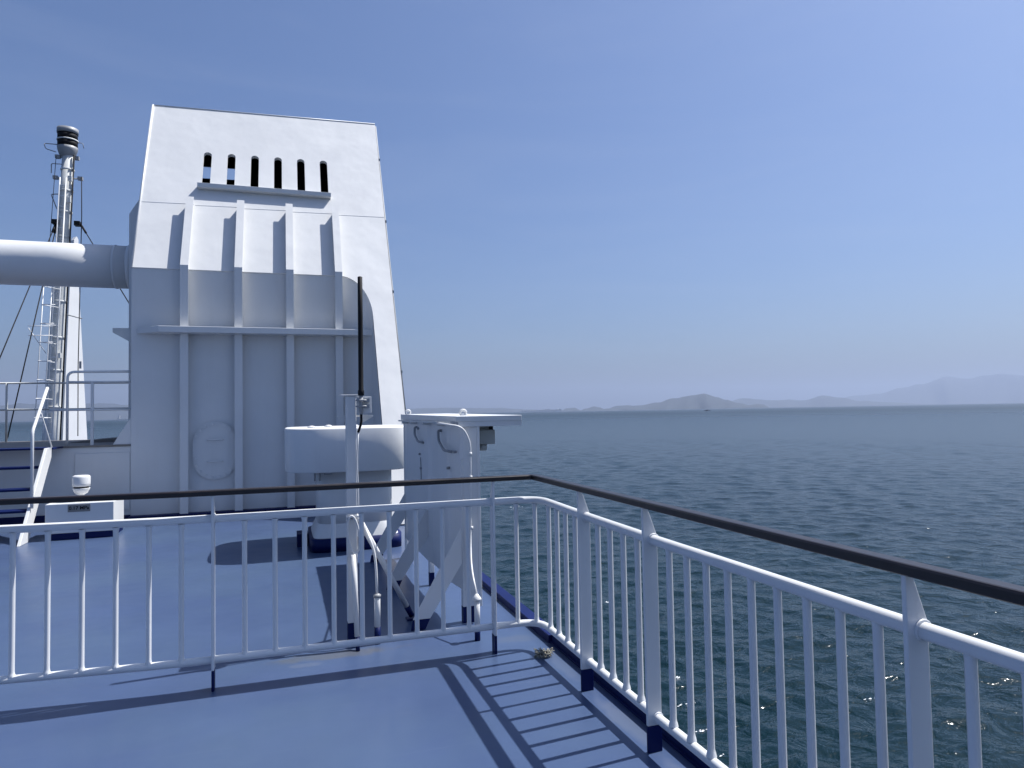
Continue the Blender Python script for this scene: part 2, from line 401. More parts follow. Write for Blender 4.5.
# ------------------------------------------------------------------ funnel casing
A = math.radians(29); TA = math.tan(A); YW = 11.794; ZK = 3.855
def yS(z): return YW+(z-ZK)*TA
NS = Vector((0, -math.cos(A), math.sin(A)))
fun = thing('funnel', (-0.23, 12.8, 0), 'big white sloped ship funnel with six black slots and four vertical ribs', 'funnel')
XL, XR = -2.20, 1.742
ZTL, ZTR = 7.155, 7.285
arc = []
for k in range(0, 15):
    th = k/14*PI/2
    arc.append((0.90+0.49*math.sin(th), YW-0.40*(1-math.cos(th))))
def zS(y): return ZK+(y-YW)/TA
rec = [(XL, YW), (-1.0, YW), (0.2, YW)] + arc
cut = [(x, zS(y)) for x, y in arc]
zbot = 0.02
outer = [(XL, ZK), (XL, ZTL), (XR, ZTR), (XR, zbot), (1.39, zbot)] + cut[::-1]
outer = outer[::-1]
area = sum(outer[i][0]*outer[(i+1) % len(outer)][1]-outer[(i+1) % len(outer)][0]*outer[i][1] for i in range(len(outer)))
if area < 0: outer = outer[::-1]
slot_x = [-1.244, -0.856, -0.468, -0.078, 0.316, 0.716]
holes = []
for i, sx in enumerate(slot_x):
    zt = 6.20+0.010*i; w = 0.066; l = [(sx+w, 5.45), (sx+w, zt-w)]
    l += [(sx+w*math.cos(a), zt-w+w*math.sin(a)) for a in [PI*k/10 for k in range(1, 10)]]
    l += [(sx-w, zt-w), (sx-w, 5.45)]
    holes.append(l)
def toS(u, v, w): return Vector((u, yS(v), v)) - NS*w
MB().holed(outer, holes, toS, 0.060).build('sloped_front_plate', WHITE_PLATE, fun)
# rolled lip on the port edge and the top edge
MB().tube([(XL, yS(z)-0.006, z) for z in (ZK, 5.5, ZTL)], 0.018, 8).build('edge_bead', WHITE, fun)
MB().tube([(XL, yS(ZTL), ZTL), (XR, yS(ZTR), ZTR)], 0.014, 8).build('edge_bead', WHITE, fun)
# recessed vertical wall that curves forward to the starboard strip
m = MB(); pl = rec + [(1.39, 11.0), (1.39, 10.3), (1.39, yS(0.05))]
top = [max(0.03, zS(y)-0.0) for x, y in pl]
vs = [(x, y, 0.0) for x, y in pl]+[(x, y+0.02, z) for (x, y), z in zip(pl, top)]
n = len(pl); m.add(vs, [(i, i+1, i+1+n, i+n) for i in range(n-1)], 0, True)
m.build('recessed_wall', WHITE_PLATE, fun)
# side, back and top plates
m = MB()
sideP = lambda x: [(x, YW+0.03, 0), (x, YW+0.03, ZK), (x, yS(ZTL)+0.03, ZTL-0.012), (x, 15.2, ZTL-0.012), (x, 15.2, 0)]
m.prism(sideP(XL), (0.03, 0, 0)); m.build('port_side_plate', WHITE_PLATE, fun)
m = MB(); m.prism([(XR-0.03, yS(0.05)+0.05, 0.03), (XR-0.03, yS(ZTR)+0.05, ZTR-0.03), (XR-0.03, 15.2, ZTR-0.03), (XR-0.03, 15.2, 0.03)], (0.028, 0, 0)); m.build('starboard_side_plate', WHITE_PLATE, fun)
m = MB(); hl = [[(-1.72, 6.36), (-0.76, 6.39), (-0.76, 6.66), (-1.72, 6.64)]]
m.holed([(XL, 0), (XR, 0), (XR, ZTR-0.03), (XL, ZTL-0.03)], hl, lambda u, v, w: Vector((u, 15.2+w, v)), 0.03); m.build('back_plate', WHITE_PLATE, fun)
m = MB(); m.prism([(XL+0.04, yS(ZTL)+0.06, ZTL-0.05), (XR-0.04, yS(ZTR)+0.06, ZTR-0.05), (XR-0.04, 15.19, ZTR-0.05), (XL+0.04, 15.19, ZTL-0.05)], (0, 0, 0.03)); m.build('top_plate', GREYMETAL, fun)
# sooty lining inside
m = MB()
m.holed([(XL+0.05, 4.6), (XR-0.05, 4.6), (XR-0.05, 7.1), (XL+0.05, 7.05)], [[(-1.70, 6.375), (-0.78, 6.405), (-0.78, 6.645), (-1.70, 6.625)]], lambda u, v, w: Vector((u, 15.13+w, v)), 0.03)
for xx in (XL+0.035, XR-0.05): m.prism([(xx, yS(4.6)+0.12, 4.6), (xx, yS(7.05)+0.12, 7.05), (xx, 15.12, 7.05), (xx, 15.12, 4.6)], (0.01, 0, 0))
m.box(XL+0.05, XR-0.05, yS(7.1)+0.1, 15.1, 7.07, 7.085); m.box(XL+0.05, XR-0.05, 12.5, 15.1, 4.59, 4.61)
m.build('soot_lining', SOOT, fun)
m = MB()
for x in (-0.30, 0.45): m.tube([(x, 14.2, 4.62), (x, 14.2, 6.9)], 0.30, 20)
m.build('exhaust_pipe', SOOT, fun)
# ledge below the slots
D = 0.10
m = MB(); lz0, lz1 = 5.395, 5.475; L0, L1 = -1.36, 0.815
fr = [Vector((0, yS(lz0), lz0))+NS*0.001, Vector((0, yS(lz1), lz1))+NS*0.001, Vector((0, yS(lz1)-0.15, lz1+0.005)), Vector((0, yS(lz1)-0.15, lz0+0.01))]
m.prism([(L0, p.y, p.z) for p in fr], (L1-L0, 0, 0)); m.build('slot_ledge', WHITE, fun, bevel=0.004)
# weld seam across the sloped plate
m = MB(); zc = 5.06
for a, b in ((XL+0.02, -1.40), (-1.38, -0.66), (-0.64, 0.10), (0.12, 0.86), (0.88, XR-0.01)):
    p = [Vector((a, yS(zc), zc)), Vector((b, yS(zc+0.02), zc+0.02))]
    m.sweep([q+NS*0.0005 for q in p], [(-0.002, -0.005), (-0.002, 0.005), (0.002, 0.005), (0.002, -0.005)], smooth=False)
m.build('weld_seam', WHITE, fun)
# ribs
RD = 0.15
for xc in (-1.447, -0.670, 0.103, 0.868):
    zt = 5.10
    def prof(d, ztop):
        kz_ = ZK+d*math.tan(A/2); dd = NS*d
        return [(YW-d, 0.088), (YW-d, kz_), (yS(ztop)-d*math.cos(A), ztop+d*math.sin(A))]
    lo, hi = prof(-0.0, zt+0.06), prof(RD-0.012, zt)
    web = [(y-0.001, z) for y, z in lo] + hi[::-1]
    rb = MB().prism([(xc+0.012, y, z) for y, z in web], (0.014, 0, 0)).build('rib', WHITE_PLATE, fun)
    o1 = prof(RD, zt); i1 = prof(RD-0.0115, zt)
    fm_ = MB(); w = 0.058
    ip, op = i1, o1
    for j in range(2):
        q4 = [ip[j], ip[j+1], op[j+1], op[j]]
        fm_.prism([(xc-w, y, z) for y, z in q4], (2*w, 0, 0))
    fm_.build('rib_flange', WHITE_PLATE, rb)
# horizontal stiffener shelf
m = MB()
m.prism([(-2.12, YW-0.002, 2.835), (-1.78, YW-0.30, 2.835), (1.3885, YW-0.30, 2.835), (1.3885, YW-0.002, 2.835)], (0, 0, 0.095))
m.build('stiffener_shelf', WHITE, fun, bevel=0.006)
# navy plinth
m = MB(); m.box(-3.05+0.85, 1.385, YW-0.165, YW-0.003, 0.0015, 0.087); m.build('navy_plinth', NAVY, fun, bevel=0.004)
# oval access cover with bolts
def stadium(cx, cz, hw, hh, k=12):
    l = []
    for a in range(k+1): th = PI*a/k; l.append((cx+hw*math.cos(th), cz+(hh-hw)+hw*math.sin(th)))
    for a in range(k+1): th = PI+PI*a/k; l.append((cx+hw*math.cos(th), cz-(hh-hw)+hw*math.sin(th)))
    return l
hc = (-1.02, 1.02)
m = MB(); m.holed(stadium(*hc, 0.325, 0.455), [], lambda u, v, w: Vector((u, YW-0.024+w, v)), 0.022)
hat = m.build('access_cover', WHITE, fun, bevel=0.003)
ring = stadium(*hc, 0.285, 0.415, 9)
for i, (u, v) in enumerate(ring):
    if i in (9, 19): continue
    MB().lathe((u, YW-0.06, v), [(0.021, 0), (0.021, 0.036)], 6, axis='y', smooth=False).build('bolt', WHITE, hat)
for z in (1.19, 0.855):
    m = MB(); m.tube(fillet([(-1.13, YW-0.026, z), (-1.13, YW-0.075, z), (-0.91, YW-0.075, z), (-0.91, YW-0.026, z)], 0.02, 4), 0.009, 8); m.build('grab_handle', WHITE, hat)
# conduit along the starboard edge
m = MB(); m.tube([(XR+0.014, yS(z)+0.03, z) for z in (1.5, 3.0, 5.0, ZTR-0.05)], 0.012, 8)
for z in (2.2, 3.6, 5.0, 6.4): m.box(XR+0.001, XR+0.030, yS(z)+0.005, yS(z)+0.055, z-0.02, z+0.02)
m.build('edge_conduit', GREYMETAL, fun)
# port bracket and gusset
m = MB(); m.prism([(-2.47, YW+0.10, 2.93), (-2.2015, YW+0.10, 2.93), (-2.2015, YW+0.10, 2.70), (-2.47, YW+0.10, 2.86)], (0, 0.45, 0)); m.build('side_bracket', GREYWHITE, fun, bevel=0.004)
m = MB(); m.prism([(-2.44, YW+0.006, 1.16), (-2.2015, YW+0.006, 1.16), (-2.2015, YW+0.006, 1.56)], (0, 0.02, 0)); m.build('gusset', WHITE, fun)
# casing that joins the duct, behind the sloped plate
m = MB()
m.prism([(-2.385, 12.6, 1.163), (-2.2015, 12.6, 1.163), (-2.2015, 12.6, 5.20), (-2.385, 12.6, 4.885)], (0, 2.6, 0)); m.build('port_casing', WHITE_PLATE, fun, bevel=0.004)

# ------------------------------------------------------------------ cross duct
duct = thing('cross_duct', (-5.5, 13.0, 4.08), 'wide white horizontal pipe running left from the funnel', 'pipe')
r = 0.355
m = MB(); m.lathe((0, 13.0, 4.08), [(r, -9.5), (r, -7), (r, -5), (r, -3.5), (r, -2.387)], 72, axis='x'); m.build('pipe_body', WHITE_PLATE, duct)
m = MB(); m.lathe((0, 13.0, 4.08), [(r+0.008, -2.66), (r+0.010, -2.655), (r+0.010, -2.635), (r+0.008, -2.63)], 72, axis='x', cap=False); m.build('weld_collar', WHITE_PLATE, duct)
m = MB(); m.lathe((0, 13.0, 4.08), [(r+0.001, -2.46), (r+0.018, -2.45), (r+0.018, -2.39), (r+0.001, -2.388)], 72, axis='x', cap=False); m.build('end_flange', WHITE_PLATE, duct)

# ------------------------------------------------------------------ raised platform to port
plat = thing('raised_platform', (-6, 15, 0), 'raised white deckhouse platform with worn beige top left of the funnel', 'platform')
m = MB(); m.box(-11.9, -2.2015, YW+0.008, 15.19, 0.001, 1.13); m.build('wall', WHITE_PLATE, plat, bevel=0.004)
m = MB(); m.box(-11.9, -2.203, YW-0.012, 15.2, 1.1315, 1.158); m.build('top_plate', BEIGE, plat)
m = MB(); m.box(-11.9, -3.08, YW-0.02, YW+0.006, 0.0015, 0.16); m.box(-3.08, -2.2015, YW-0.02, YW+0.006, 0.0015, 0.10); m.build('navy_plinth', NAVY, plat)
m = MB(); m.box(-2.93, -2.21, YW-0.012, YW+0.006, 0.18, 1.04); m.build('cover_panel', WHITE_PLATE, plat, bevel=0.003)
m = MB()
m.prism([(-3.4, 13.2, 1.159), (-2.6, 13.2, 1.159), (-2.45, 13.2, 1.235), (-3.1, 13.2, 1.20)], (0, 1.2, 0)); m.build('deck_fairing', BEIGE, plat)

prl = thing('platform_railing', (-2.6, YW+0.06, 1.158), 'short grey white two bar railing against the funnel side', 'railing')
yr = YW+0.06
MB().tube(fillet([(-3.05, yr, 1.16), (-3.05, yr, 2.255), (-2.2015, yr, 2.262)], 0.10), 0.019, 10).build('hoop_rail', WHITE, prl)
MB().tube([(-3.05, yr, 2.105), (-2.2015, yr, 2.105)], 0.015, 10).build('rail', WHITE, prl)
MB().tube([(-3.28, yr, 1.69), (-2.2015, yr, 1.685)], 0.016, 10).build('rail', WHITE, prl)
MB().box(-2.745, -2.705, yr-0.012, yr+0.012, 1.16, 2.10).build('post', WHITE, prl)
bk = thing('back_railing', (-6, 15.0, 1.158), 'thin grey railing along the far edge of the raised platform', 'railing')
for z in (2.235, 1.745): MB().tube([(-11.5, 15.0, z), (-2.45, 15.0, z)], 0.017, 8).build('rail', GREYWHITE, bk)
for x in (-4.83, -6.5, -8.2, -2.5): MB().tube([(x, 15.0, 1.16), (x, 15.0, 2.235)], 0.02, 8).build('post', GREYWHITE, bk)

# stairs up to the platform
m = MB(); m.box(-11.9, -3.08, 11.285, YW-0.0125, 1.132, 1.158); m.build('landing_plate', NAVY, plat)
st = thing('deck_stairs', (-3.6, 10.8, 0), 'white steel steps with navy treads climbing to the raised platform', 'stairs')
for k, (y, z) in enumerate(((10.45, 0.380), (10.72, 0.632), (10.98, 0.905))):
    MB().box(-4.25, -3.121, y, y+0.24, z-0.016, z+0.012).build('tread', NAVY, st)
for x in (-3.12, -4.285):
    m = MB(); m.prism([(x, 10.06, 0.002), (x, 10.36, 0.002), (x, 11.26, 1.03), (x, 11.26, 1.16), (x, 11.06, 1.16)], (0.035, 0, 0)); m.build('stringer', WHITE, st, bevel=0.003)
for x in (-3.07, -4.32):
    m = MB(); m.tube(fillet([(x, 10.42, 0.42), (x, 10.42, 1.40), (x, 11.0, 1.985)], 0.06), 0.020, 10); m.build('stair_handrail', WHITE, st)
    m = MB(); m.tube(fillet([(x, 10.75, 1.64), (x, 11.2, 1.18), (x, 11.2, 1.16)], 0.05), 0.009, 6); m.build('stair_brace', WHITE, st)

# ------------------------------------------------------------------ storage box and vent cup
bx = thing('deck_box', (-2.5, 10.65, 0), 'low white box with a grey pressure plate standing on the blue deck', 'box')
MB().box(-2.91, -2.13, 10.37, 10.985, 0.085, 0.462).build('box_body', WHITE, bx, bevel=0.006)
MB().box(-2.90, -2.14, 10.38, 10.975, 0.0015, 0.0845).build('navy_base', NAVY, bx)
lb = MB().box(-2.655, -2.40, 10.3645, 10.3695, 0.352, 0.446).build('name_plate', PLATE_LABEL, bx)
tx = bpy.data.curves.new('plate_lettering', 'FONT'); tx.body = '0.17 MPa'; tx.size = 0.062; tx.align_x = 'CENTER'; tx.align_y = 'CENTER'; tx.extrude = 0.0008; tx.offset = 0.0012
to = bpy.data.objects.new('plate_lettering', tx); COL.objects.link(to); to.rotation_euler = (PI/2, 0, 0)
bpy.context.view_layer.update()
dg = bpy.context.evaluated_depsgraph_get()
tme = bpy.data.meshes.new_from_object(to.evaluated_get(dg)); COL.objects.unlink(to); bpy.data.objects.remove(to)
tme.materials.clear(); tme.materials.append(BLACKP)
to = bpy.data.objects.new('plate_lettering', tme); COL.objects.link(to); to.rotation_euler = (PI/2, 0, 0)
to.parent = lb; to.location = Vector((-2.5275, 10.3632, 0.399))-Vector(bx.location)

vc = thing('vent_cup', (-2.565, 10.62, 0.463), 'small white cylindrical vent cup with a dark slit on top of the low box', 'vent')
c = (-2.565, 10.62, 0)
MB().lathe(c, [(0.03, 0.4635), (0.026, 0.50), (0.026, 0.56)], 20).build('stem', WHITE, vc)
MB().lathe(c, [(0.035, 0.545), (0.075, 0.570), (0.098, 0.612), (0.104, 0.632), (0.104, 0.636)], 32).build('lower_bowl', WHITE, vc)
MB().lathe(c, [(0.088, 0.6365), (0.088, 0.657)], 32).build('vent_slit', BLACKP, vc)
MB().lathe(c, [(0.106, 0.6575), (0.107, 0.70), (0.107, 0.775), (0.101, 0.795), (0.085, 0.803)], 32).build('cap', WHITE, vc)

# ------------------------------------------------------------------ mushroom ventilator
mv = thing('mushroom_ventilator', (0.72, 8.66, 0), 'wide rounded square white drum ventilator on a narrow neck with a navy foot', 'ventilator')
cx, cy = 0.722, 8.68
def sq(hx, hy, z, e=4.2, n=128):
    l = []
    for i in range(n):
        a = 2*PI*i/n; c_, s_ = math.cos(a), math.sin(a)
        l.append((cx+hx*math.copysign(abs(c_)**(2/e), c_), cy+hy*math.copysign(abs(s_)**(2/e), s_), z))
    return l
def loft(loops, mi=None):
    m = MB(); n = len(loops[0]); vs = [v for l in loops for v in l]
    fs = [(k*n+i, k*n+(i+1) % n, (k+1)*n+(i+1) % n, (k+1)*n+i) for k in range(len(loops)-1) for i in range(n)]
    m.add(vs, fs, 0, True); o = 0
    m.f.append(tuple(range(n-1, -1, -1))); m.m.append(0); m.sm.append(False)
    m.f.append(tuple((len(loops)-1)*n+i for i in range(n))); m.m.append(0); m.sm.append(False)
    return m
loft([sq(0.66, 0.70, 0.905), sq(0.709, 0.74, 0.912), sq(0.715, 0.746, 0.922), sq(0.715, 0.746, 1.382), sq(0.710, 0.74, 1.396), sq(0.69, 0.725, 1.401)]).build('drum', WHITE_PLATE, mv)  # drum outline squared off so that its front face stays in shade
cx_d = cx; cx = 0.795
loft([sq(0.430, 0.45, 0.30, 6), sq(0.430, 0.45, 0.9045, 6)]).build('neck', WHITE_PLATE, mv)
loft([sq(0.52, 0.55, 0.001, 9), sq(0.52, 0.55, 0.150, 9)]).build('navy_foot', NAVY, mv)
sk = loft([sq(0.485, 0.51, 0.1505, 9), sq(0.43, 0.45, 0.2995, 6)]); sk.sm = [False]*len(sk.sm); sk.build('splayed_skirt', WHITE, mv)
MB().box(0.14, 0.265, 8.62, 8.90, 0.001, 0.15).build('navy_block', NAVY, mv, bevel=0.004)
cx = cx_d
for (dx, dy) in ((-0.42, -0.3), (0.0, -0.55), (-0.2, 0.2), (0.1, 0.0)): MB().lathe((cx+dx, cy+dy, 0), [(0.05, 1.4015), (0.035, 1.418), (0.01, 1.424)], 12).build('lid_bolt', WHITE, mv)
for x in (0.33, 0.385): MB().tube([(x, cy-0.47, 0.80), (x, cy-0.47, 0.9035)], 0.010, 8).build('pipe_stub', GREYMETAL, mv)
MB().box(0.43, 0.52, cy-0.52, cy-0.46, 0.87, 0.9035).build('latch', GREYMETAL, mv)

# ------------------------------------------------------------------ antenna post
an = thing('antenna_post', (0.44, 4.72, 0), 'white square post carrying a tall black whip antenna behind the front railing', 'antenna')
px_, py_ = 0.434, 4.86
m = MB(); m.box(px_-0.034, px_+0.034, py_-0.034, py_+0.034, 0.148, 1.672, 0); m.box(px_-0.034, px_+0.034, py_-0.034, py_+0.034, 0.001, 0.148, 1)
m.build('post', [WHITE, NAVY], an, bevel=0.004)
m = MB(); m.box(px_-0.07, px_+0.045, py_-0.045, py_+0.045, 1.6725, 1.680)
m.box(px_+0.0345, px_+0.135, py_-0.045, py_-0.037, 1.555, 1.665); m.box(px_+0.127, px_+0.135, py_-0.0365, py_+0.04, 1.555, 1.665)
m.build('top_bracket', WHITE, an, bevel=0.002)
m = MB(); m.box(0.345, 0.590, 4.897, 4.935, 1.528, 1.540)
m.prism([(0.590, 4.905, 1.5275), (0.500, 4.905, 1.5275), (0.500, 4.905, 1.478)], (0, 0.006, 0)); m.prism([(0.345, 4.905, 1.5275), (0.398, 4.905, 1.5275), (0.398, 4.905, 1.495)], (0, 0.006, 0))
m.build('cross_bracket', WHITE, an)
wx = px_+0.064
m = MB()
for z in (1.60, 1.64): m.tube(fillet([(wx-0.03, py_-0.05, z), (wx-0.02, py_-0.085, z), (wx+0.03, py_-0.085, z), (wx+0.04, py_-0.05, z)], 0.015, 4), 0.006, 8)
for z in (1.60, 1.64): m.box(wx+0.02, wx+0.055, py_-0.078, py_-0.0455, z-0.012, z+0.012)
m.build('u_clamp', GREYMETAL, an)
wy = py_-0.065
m = MB(); m.lathe((wx, wy, 0), [(0.014, 1.672), (0.021, 1.676), (0.021, 1.705), (0.0170, 1.712), (0.0165, 2.2), (0.0160, 2.482), (0.006, 2.486)], 14); m.build('whip', BLACKP, an)
m = MB(); m.lathe((wx, wy, 0), [(0.012, 1.545), (0.013, 1.675)], 12); m.build('whip_base', GREYMETAL, an)
m = MB(); m.tube(fillet([(wx, wy, 1.545), (wx, wy, 1.49), (wx-0.012, wy, 1.45), (wx-0.02, wy+0.01, 1.425)], 0.03), 0.0085, 8); m.build('black_cable', BLACKP, an)
m = MB(); m.tube(fillet([(wx-0.02, wy+0.01, 1.43), (wx-0.03, wy+0.02, 1.25), (px_+0.041, py_-0.041, 1.0), (px_+0.041, py_-0.041, 0.88)], 0.1), 0.0055, 8)
m.build('thin_cable', WHITE, an)
m = MB()
pts = []
for i in range(62):
    th = 2*PI*i/30; rr = 1+0.05*(i/30)
    pts.append((px_+0.006+0.034*rr*math.cos(th)+0.013*math.sin(th), py_-0.060-0.006*(i/60), 0.738-0.118*rr*math.sin(th)))
m.tube(pts, 0.0062, 8); m.build('cable_coil', WHITE, an)
m = MB()
for z in (0.857, 0.835): m.box(px_-0.040, px_+0.050, py_-0.052, py_-0.0345, z-0.006, z+0.006)
m.build('cable_clip', WHITE, an)
m = MB(); m.tube([(0.435, 4.785, 0.61), (0.442, 4.76, 0.40), (0.452, 4.735, 0.085)], 0.0175, 12); m.build('conduit_pipe', WHITE, an)
m = MB(); m.tube([(0.452, 4.735, 0.085), (0.452, 4.70, 0.001)], 0.014, 10); m.build('conduit_foot', NAVY, an)
fb = Vector((0.905, 5.27, 0.03)); tb = Vector((px_+0.036, py_+0.03, 0.86))
m = MB(); m.tube([tb, fb+(tb-fb)*0.10], 0.020, 12); m.build('brace', WHITE, an)
m = MB(); m.tube([fb+(tb-fb)*0.10, fb], 0.0215, 12); m.box(fb.x-0.04, fb.x+0.04, fb.y-0.04, fb.y+0.04, 0.001, 0.012); m.build('brace_foot', NAVY, an)

# cable gland pipe beside the post
cp = thing('deck_gland', (0.592, 4.80, 0), 'short white deck pipe with a cable rising out beside the antenna post', 'pipe')
MB().lathe((0.592, 4.80, 0), [(0.021, 0.115), (0.021, 0.305), (0.017, 0.31)], 16).build('pipe_body', WHITE, cp)
MB().lathe((0.592, 4.80, 0), [(0.021, 0.001), (0.021, 0.1148)], 16).build('navy_foot', NAVY, cp)
MB().lathe((0.592, 4.80, 0), [(0.026, 0.3105), (0.026, 0.325), (0.012, 0.335)], 16).build('gland_nut', GREYMETAL, cp)
MB().tube(fillet([(0.592, 4.80, 0.33), (0.588, 4.80, 0.50), (0.578, 4.81, 0.62), (0.53, 4.86, 0.76)], 0.12), 0.0085, 8).build('cable', WHITE, cp)

# ------------------------------------------------------------------ floodlight shelter at the deck edge
sh = thing('equipment_shelter', (1.3, 6.2, 0), 'tall white steel shield with flat roof and diagonal braces near the deck edge', 'shelter')
plan = [(1.358, 5.00), (1.300, 5.003), (1.262, 5.02), (1.245, 5.06), (1.24, 5.35), (1.228, 5.42), (1.232, 5.75), (1.246, 5.82), (1.244, 6.10), (1.226, 6.20), (1.228, 6.75), (1.242, 6.84), (1.238, 7.20), (1.225, 7.30), (1.228, 7.46)]
k = len(plan); m = MB()
zb = lambda y, t: t or (0.24 if y < 5.2 else 0.22)
vs = [(x, y, zb(y, t)) for t in (0, 1.475) for x, y in plan]+[(x+0.006, y+0.003, zb(y, t)) for t in (0, 1.475) for x, y in plan]
fs = [(i, i+1, i+1+k, i+k) for i in range(k-1)]+[(i+2*k, i+3*k, i+1+3*k, i+1+2*k) for i in range(k-1)]
fs += [(i, i+2*k, i+1+2*k, i+1) for i in range(k-1)]+[(0, k, 3*k, 2*k), (k-1, 3*k-1, 4*k-1, 2*k-1)]
m.add(vs, fs, 0, False); m.build('shield_plate', WHITE_PLATE, sh)
MB().box(1.359, 1.382, 4.995, 5.02, 0.118, 1.475).build('edge_flange', WHITE, sh, bevel=0.003)
MB().box(1.222, 1.250, 7.461, 7.49, 0.02, 1.475).build('edge_flange', WHITE, sh, bevel=0.003)
m = MB(); m.add([(1.20, 7.52, 1.478), (1.20, 4.985, 1.478), (1.712, 4.985, 1.478), (1.722, 7.52, 1.478), (1.20, 7.52, 1.538), (1.20, 4.985, 1.518), (1.712, 4.985, 1.518), (1.722, 7.52, 1.538)],
    [(0, 1, 2, 3), (4, 5, 6, 7), (0, 1, 5, 4), (1, 2, 6, 5), (2, 3, 7, 6), (3, 0, 4, 7)]); m.build('roof', WHITE, sh, bevel=0.003)
MB().box(1.219, 1.7115, 4.989, 4.995, 1.440, 1.4775).build('roof_fascia', WHITE, sh)
m = MB()
for y in (5.5, 6.1, 6.7, 7.2): m.box(1.165, 1.2245, y, y+0.05, 1.44, 1.4775)
m.box(1.170, 1.185, 5.05, 7.5, 1.462, 1.4776)
m.build('roof_bearer', GREYWHITE, sh)
def leg(x0, x1, y, zt):
    m = MB(); m.box(x0, x1, y, y+0.012, 0.118, zt, 0); m.box(x0, x0+0.012, y+0.0125, y+0.06, 0.118, zt, 0)
    m.box(x0, x1, y, y+0.012, 0.001, 0.118, 1); m.box(x0, x0+0.012, y+0.0125, y+0.06, 0.001, 0.118, 1)
    m.build('leg', [WHITE, NAVY], sh, bevel=0.002)
leg(1.245, 1.356, 5.025, 1.2); leg(1.232, 1.275, 6.20, 0.5); leg(1.236, 1.30, 7.47, 0.5)
def brace(y, dx):
    m = MB()
    q = [(0.865, 0.075), (0.990, 0.075), (1.228, 0.445), (1.228, 0.705)]; f = [(0.850, 0.001), (0.955, 0.001), (0.990, 0.0745), (0.865, 0.0745)]
    m.prism([(x+dx, y, z) for x, z in q], (0, 0.010, 0), 0); m.prism([(x+dx*0.5, y, z) for x, z in f], (0, 0.010, 0), 1)
    m.build('brace', [WHITE, NAVY], sh, bevel=0.002)
brace(4.984, 0.0); brace(6.205, -0.006); brace(7.42, -0.008)
def hook(y, z, s_):
    x = 1.232
    MB().tube(fillet([(x, y, z), (x-0.03, y, z), (x-0.04, y-0.05*s_, z-0.07*s_), (x-0.04, y-0.22*s_, z-0.13*s_), (x-0.01, y-0.34*s_, z-0.135*s_)], 0.04, 5), 0.011, 8).build('grab_handle', GREYMETAL, sh)
hook(6.70, 1.41, 1.0); hook(5.62, 1.40, 1.15)
for p in ((6.55, 1.16), (6.50, 1.03), (5.36, 1.112), (6.62, 1.40), (5.12, 1.25)): MB().lathe((1.222, p[0], p[1]), [(0.011, -0.012), (0.011, 0.012)], 8, axis='x').build('stud', GREYMETAL, sh)
MB().tube([(1.222, 6.52, 1.13), (1.222, 6.50, 0.92)], 0.004, 6).build('drain_line', GREYMETAL, sh)
for (x, y, z) in ((1.225, 7.2, 1.557), (1.36, 5.4, 1.543)):
    pts = [(x+0.024*math.cos(2*PI*i/16), y, z+0.022*math.sin(2*PI*i/16)) for i in range(17)]
    MB().tube(pts, 0.010, 8).build('lifting_eye', WHITE, sh)

# floodlight hung under the roof
fl = thing('floodlight', (1.44, 5.2, 1.40), 'small weathered grey floodlight box hanging under the shelter roof', 'floodlight')
MB().box(1.392, 1.540, 5.12, 5.24, 1.300, 1.410).build('housing', LAMPGREY, fl, bevel=0.006)
MB().box(1.41, 1.53, 5.15, 5.21, 1.4105, 1.477).build('hanger', LAMPGREY, fl)
MB().box(1.50, 1.525, 5.122, 5.15, 1.4105, 1.435).build('knob', BLACKP, fl)
MB().lathe((1.394, 5.18, 1.37), [(0.030, -0.03), (0.036, -0.004), (0.030, 0)], 16, axis='x').build('lens_hood', BLACKP, fl)
MB().lathe((1.455, 5.17, 0), [(0.024, 1.250), (0.032, 1.260), (0.032, 1.2995)], 16).build('sensor', LAMPGREY, fl)
MB().lathe((1.412, 5.17, 0), [(0.016, 1.262), (0.016, 1.2995)], 12).build('cable_gland', BLACKP, fl)

# swan neck conduit in front of the shelter
cd = thing('cable_conduit', (1.240, 4.62, 0), 'thin white swan neck conduit rising from a navy footed pipe beside the railing post', 'conduit')
MB().lathe((1.240, 4.62, 0), [(0.0195, 0.09), (0.0195, 0.272)], 16).build('pipe_body', WHITE, cd)
MB().lathe((1.240, 4.62, 0), [(0.0195, 0.001), (0.0195, 0.0898)], 16).build('navy_foot', NAVY, cd)
MB().lathe((1.240, 4.62, 0), [(0.031, 0.2725), (0.031, 0.280), (0.008, 0.312)], 16).build('cone_cap', WHITE, cd)
MB().tube(fillet([(1.240, 4.62, 0.30), (1.250, 4.80, 0.45), (1.290, 4.96, 0.62), (1.300, 4.965, 1.16), (1.300, 4.965, 1.33), (1.245, 4.965, 1.44), (1.10, 5.0, 1.465), (1.19, 5.6, 1.46)], 0.12, 10), 0.0075, 8).build('cable', WHITE, cd)
for z in (0.70, 1.07, 1.24):
    MB().lathe((1.300, 4.965, z), [(0.013, -0.012), (0.013, 0.012)], 10).build('saddle_clip', WHITE, cd)

